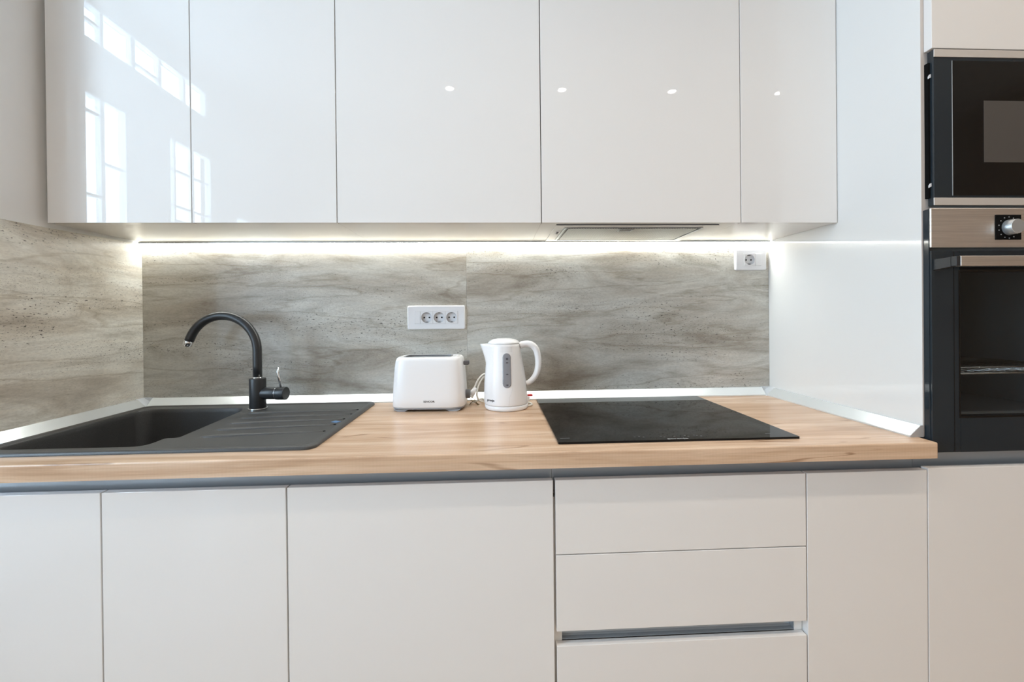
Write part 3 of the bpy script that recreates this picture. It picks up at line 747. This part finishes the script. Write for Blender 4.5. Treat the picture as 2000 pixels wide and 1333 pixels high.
for sx in (-1, 1):
    for sy in (-1, 1): g.prism([(sx*.060, .0065), (sx*.072, .0003), (sx*.096, .0003), (sx*.108, .0065)], 'y', sy*.068, sy*.040)
g.build('base', MT['greyp'], t, local=True)
g = MB().prism([(-.012, .1430), (.012, .1430), (.012, .1570), (-.012, .1570)], 'x', .1115, .1300, bev=.003)
g.build('lever', MT['darkgrey'], t, local=True)
MB().cyl((.1150, -.005, .0450), (.1330, -.005, .0450), .0150, .0150, seg=36, bev=.0012).build('browning_dial', MT['darkgrey'], t, local=True)
writing('printed_name', 'SENCOR', .0080, (.008, -.0749, .0330), t, MT['ink'], ext=.0004, local=True, width=.036, bold=.0001)

# ------------------------------------------------------------------ kettle
KX, KY = 1.2860, -.1500
t = thing('electric_kettle', 'white electric kettle with grey water gauge beside the hob', 'kettle', (KX, KY, ZT))
N = 72
def kring(z, r, sp=0.0, lean=0.0):
    out = []
    for k in range(N):
        a = 2*PI*k/N; c, s = math.cos(a), math.sin(a); rr = r
        d = abs(((a-PI+PI) % (2*PI))-PI)
        w_ = max(0, 1-d/.62)**1.3
        rr += sp*w_
        out.append(Vector((KX+lean+rr*c, KY+rr*s*.96, ZT+z)))
    return out
kp = [(.0170, .0715), (.0200, .0722), (.030, .0722), (.060, .0712), (.090, .0690), (.120, .0655), (.150, .0610), (.170, .0582), (.190, .0560), (.205, .0540), (.2135, .0530)]
def spk(z): return 0 if z < .145 else .0255*((z-.145)/.0685)**1.2
g = MB().rings([kring(z, r, spk(z), -.001-.006*z/.21) for z, r in kp]+[kring(.2137, .050, .0245, -.007)], True, True)
g.build('body', MT['white_plastic'], t)
g = MB().rings([kring(.0004, .0670), kring(.0015, .0700), kring(.0060, .0718), kring(.0150, .0722), kring(.0163, .0700)], True, True)
g.build('power_base', MT['white_plastic'], t)
MB().rings([kring(.0164, .0700), kring(.0169, .0700)], True, True).build('base_gap', MT['darkgrey'], t)
lid = [(.2139, .0510), (.2150, .0530), (.2180, .0522), (.2235, .0475), (.2285, .0370), (.2315, .0220), (.2322, .0060)]
MB().rings([kring(z, r, 0, -.007) for z, r in lid], True, True).build('lid', MT['white_plastic'], t)
# handle: D loop to the right
hp = [(.046, .207), (.060, .2115), (.076, .2120), (.091, .205), (.1015, .190), (.1065, .168), (.1075, .145), (.1030, .120), (.0930, .100), (.0790, .086), (.0660, .080)]
hr = [.0112, .0112, .0112, .0112, .0110, .0108, .0106, .0102, .0098, .0092, .0085]
def smooth_path(P, R_, n=5):
    out, ro = [], []
    for i in range(len(P)-1):
        p0 = P[max(i-1, 0)]; p1 = P[i]; p2 = P[i+1]; p3 = P[min(i+2, len(P)-1)]
        for k in range(n):
            s = k/n
            out.append(tuple(.5*((2*p1[j])+(-p0[j]+p2[j])*s+(2*p0[j]-5*p1[j]+4*p2[j]-p3[j])*s*s+(-p0[j]+3*p1[j]-3*p2[j]+p3[j])*s**3) for j in range(len(p1))))
            ro.append(R_[i]+(R_[i+1]-R_[i])*s)
    out.append(P[-1]); ro.append(R_[-1]); return out, ro
pts = [(KX+u, KY-.004, ZT+v) for u, v in hp]; sp_, sr_ = smooth_path(pts, hr)
MB().tube(sp_, sr_, 20, flat=1.25).build('handle', MT['white_plastic'], t)
# water gauge following the front of the body
def kfront(z, u):
    zz = [p[0] for p in kp]; r = kp[-1][1]
    for (z0, r0), (z1, r1) in zip(kp, kp[1:]):
        if z0 <= z <= z1: r = r0+(r1-r0)*(z-z0)/(z1-z0)
    lean = -.001-.006*z/.21
    return Vector((KX+u, KY-math.sqrt(max(r*r-(u-lean)**2, 0))*.96, ZT+z))
def strip(name, z0, z1, w0, w1, off, material, u0=0.0, slots=18, parent=t):
    b = bmesh.new(); rows = []
    nz = 22
    for i in range(nz+1):
        q_ = i/nz; q_ = .5-.5*math.cos(PI*q_); q_ = .5-.5*math.cos(PI*q_); z = z0+(z1-z0)*q_; hw = w0+(w1-w0)*q_
        e_ = min(z-z0, z1-z); R0 = hw
        if e_ < R0: hw = max(.0004, math.sqrt(max(R0*R0-(R0-e_)**2, 0)))
        rows.append([kfront(z, u0+hw*(-1+2*j/8))+Vector((0, -off, 0)) for j in range(9)])
    V = [[b.verts.new(p) for p in r] for r in rows]; W = [[b.verts.new(p+Vector((0, off+.0006, 0))) for p in r] for r in rows]
    for i in range(nz):
        for j in range(8):
            b.faces.new((V[i][j], V[i][j+1], V[i+1][j+1], V[i+1][j])).smooth = True
            b.faces.new((W[i][j], W[i+1][j], W[i+1][j+1], W[i][j+1]))
        b.faces.new((V[i][0], V[i+1][0], W[i+1][0], W[i][0])); b.faces.new((V[i][8], W[i][8], W[i+1][8], V[i+1][8]))
    b.faces.new(V[0]+W[0][::-1]); b.faces.new(V[-1]+W[-1][::-1])
    bmesh.ops.recalc_face_normals(b, faces=b.faces); g = MB(); g._merge(b); return g.build(name, material, parent)
ga = strip('water_gauge', .0770, .1860, .0140, .0130, .0016, MT['gauge'], .0005)
for z, wd in ((.1700, .0060), (.1665, .0055), (.1560, .0060), (.1200, .0055), (.0860, .0060)):
    strip('gauge_mark', z-.0018, z+.0018, wd, wd, .0022, MT['gmark'], .0015, parent=ga)
g = MB()
for k in range(7):
    z = .1900+k*.0026
    g.tube([kfront(z, u) for u in (-.020, -.012, -.004, .004, .012, .0185)], .00035, 6)
g.build('grip_lines', MT['dish'], t)
g = MB(); g.tube([kfront(.205, .021), kfront(.17, .0205), kfront(.12, .0195), kfront(.075, .0185), kfront(.060, .014), kfront(.045, .007), kfront(.022, .006)], .00045, 6)
g.build('seam_line', MT['dish'], t)
nm = writing('printed_name', 'gorenje', .0100, (0, 0, 0), t, MT['ink'], rot=(0, 0, 0), ext=.00015, local=True, width=.0330, bold=.00022)
for v in nm.data.vertices:      # bend the word round the body
    a_ = math.radians(-45)+v.co.x/.0712; z_ = .0350+v.co.y; r_k = .0722 - max(0, z_-.030)*.033 + .0003 + v.co.z
    v.co = Vector((r_k*math.sin(a_)-.002, -r_k*math.cos(a_)*.96-.0001, z_))
MB().box(KX+.0715, KX+.0880, KY+.004, KY+.014, ZT+.0350, ZT+.0415, bev=.0015).build('switch', MT['red'], t, label='red switch lever')
MB().box(KX+.066, KX+.078, KY-.002, KY+.018, ZT+.018, ZT+.036, bev=.003).build('switch_base', MT['white_plastic'], t)
g = MB(); pth, _ = smooth_path([(KX+.071, KY+.0, ZT+.0050), (KX+.085, KY+.012, ZT+.0060), (KX+.083, KY+.045, ZT+.0040), (KX+.055, KY+.085, ZT+.0038), (KX+.02, KY+.092, ZT+.0038)], [1]*5)
g.tube(pth, .0032, 10); g.build('power_cord', MT['cable'], t)

# ------------------------------------------------------------------ loose plug and cord between toaster and kettle
t = thing('power_cord', 'white coiled power cord with plug between toaster and kettle', 'cord', (1.175, -.08, ZT))
pth, _ = smooth_path([(1.235, -.060, .985), (1.212, -.066, 1.002), (1.190, -.074, .984), (1.178, -.080, .960), (1.168, -.086, .948)], [1]*5)
MB().tube(pth, .0032, 12).build('cable_loop', MT['cable'], t)
pth, _ = smooth_path([(1.238, -.055, .965), (1.215, -.062, .992), (1.196, -.072, .975), (1.186, -.082, .948), (1.186, -.086, .928), (1.194, -.088, .912), (1.215, -.075, .9040), (1.245, -.066, .9038)], [1]*8)
MB().tube(pth, .0032, 12).build('cable_loop', MT['cable'], t)
pth, _ = smooth_path([(1.160, -.080, .9036), (1.180, -.072, .9060), (1.200, -.066, .9150), (1.222, -.058, .9040), (1.238, -.060, .9036)], [1]*5)
MB().tube(pth, .0032, 12).build('cable_loop', MT['cable'], t)
g = MB(); g.tube([(1.182, -.088, .957), (1.172, -.091, .944), (1.163, -.094, .934)], [.0055, .0095, .0120], 16)
pl = g.build('plug', MT['white_plastic'], t)
MB().cyl((1.163, -.094, .934), (1.160, -.095, .930), .0125, .0125, seg=20).build('plug_face', MT['cable'], pl)
g = MB()
g.tube([(1.160, -.108, .9020), (1.168, -.107, .9120), (1.178, -.104, .9190), (1.186, -.106, .9080), (1.194, -.110, .9022)], .0014, 8)
g.tube([(1.166, -.106, .9190), (1.178, -.107, .9120), (1.190, -.111, .9022)], .0014, 8)
g.build('wire_tie', MT['tie'], t)
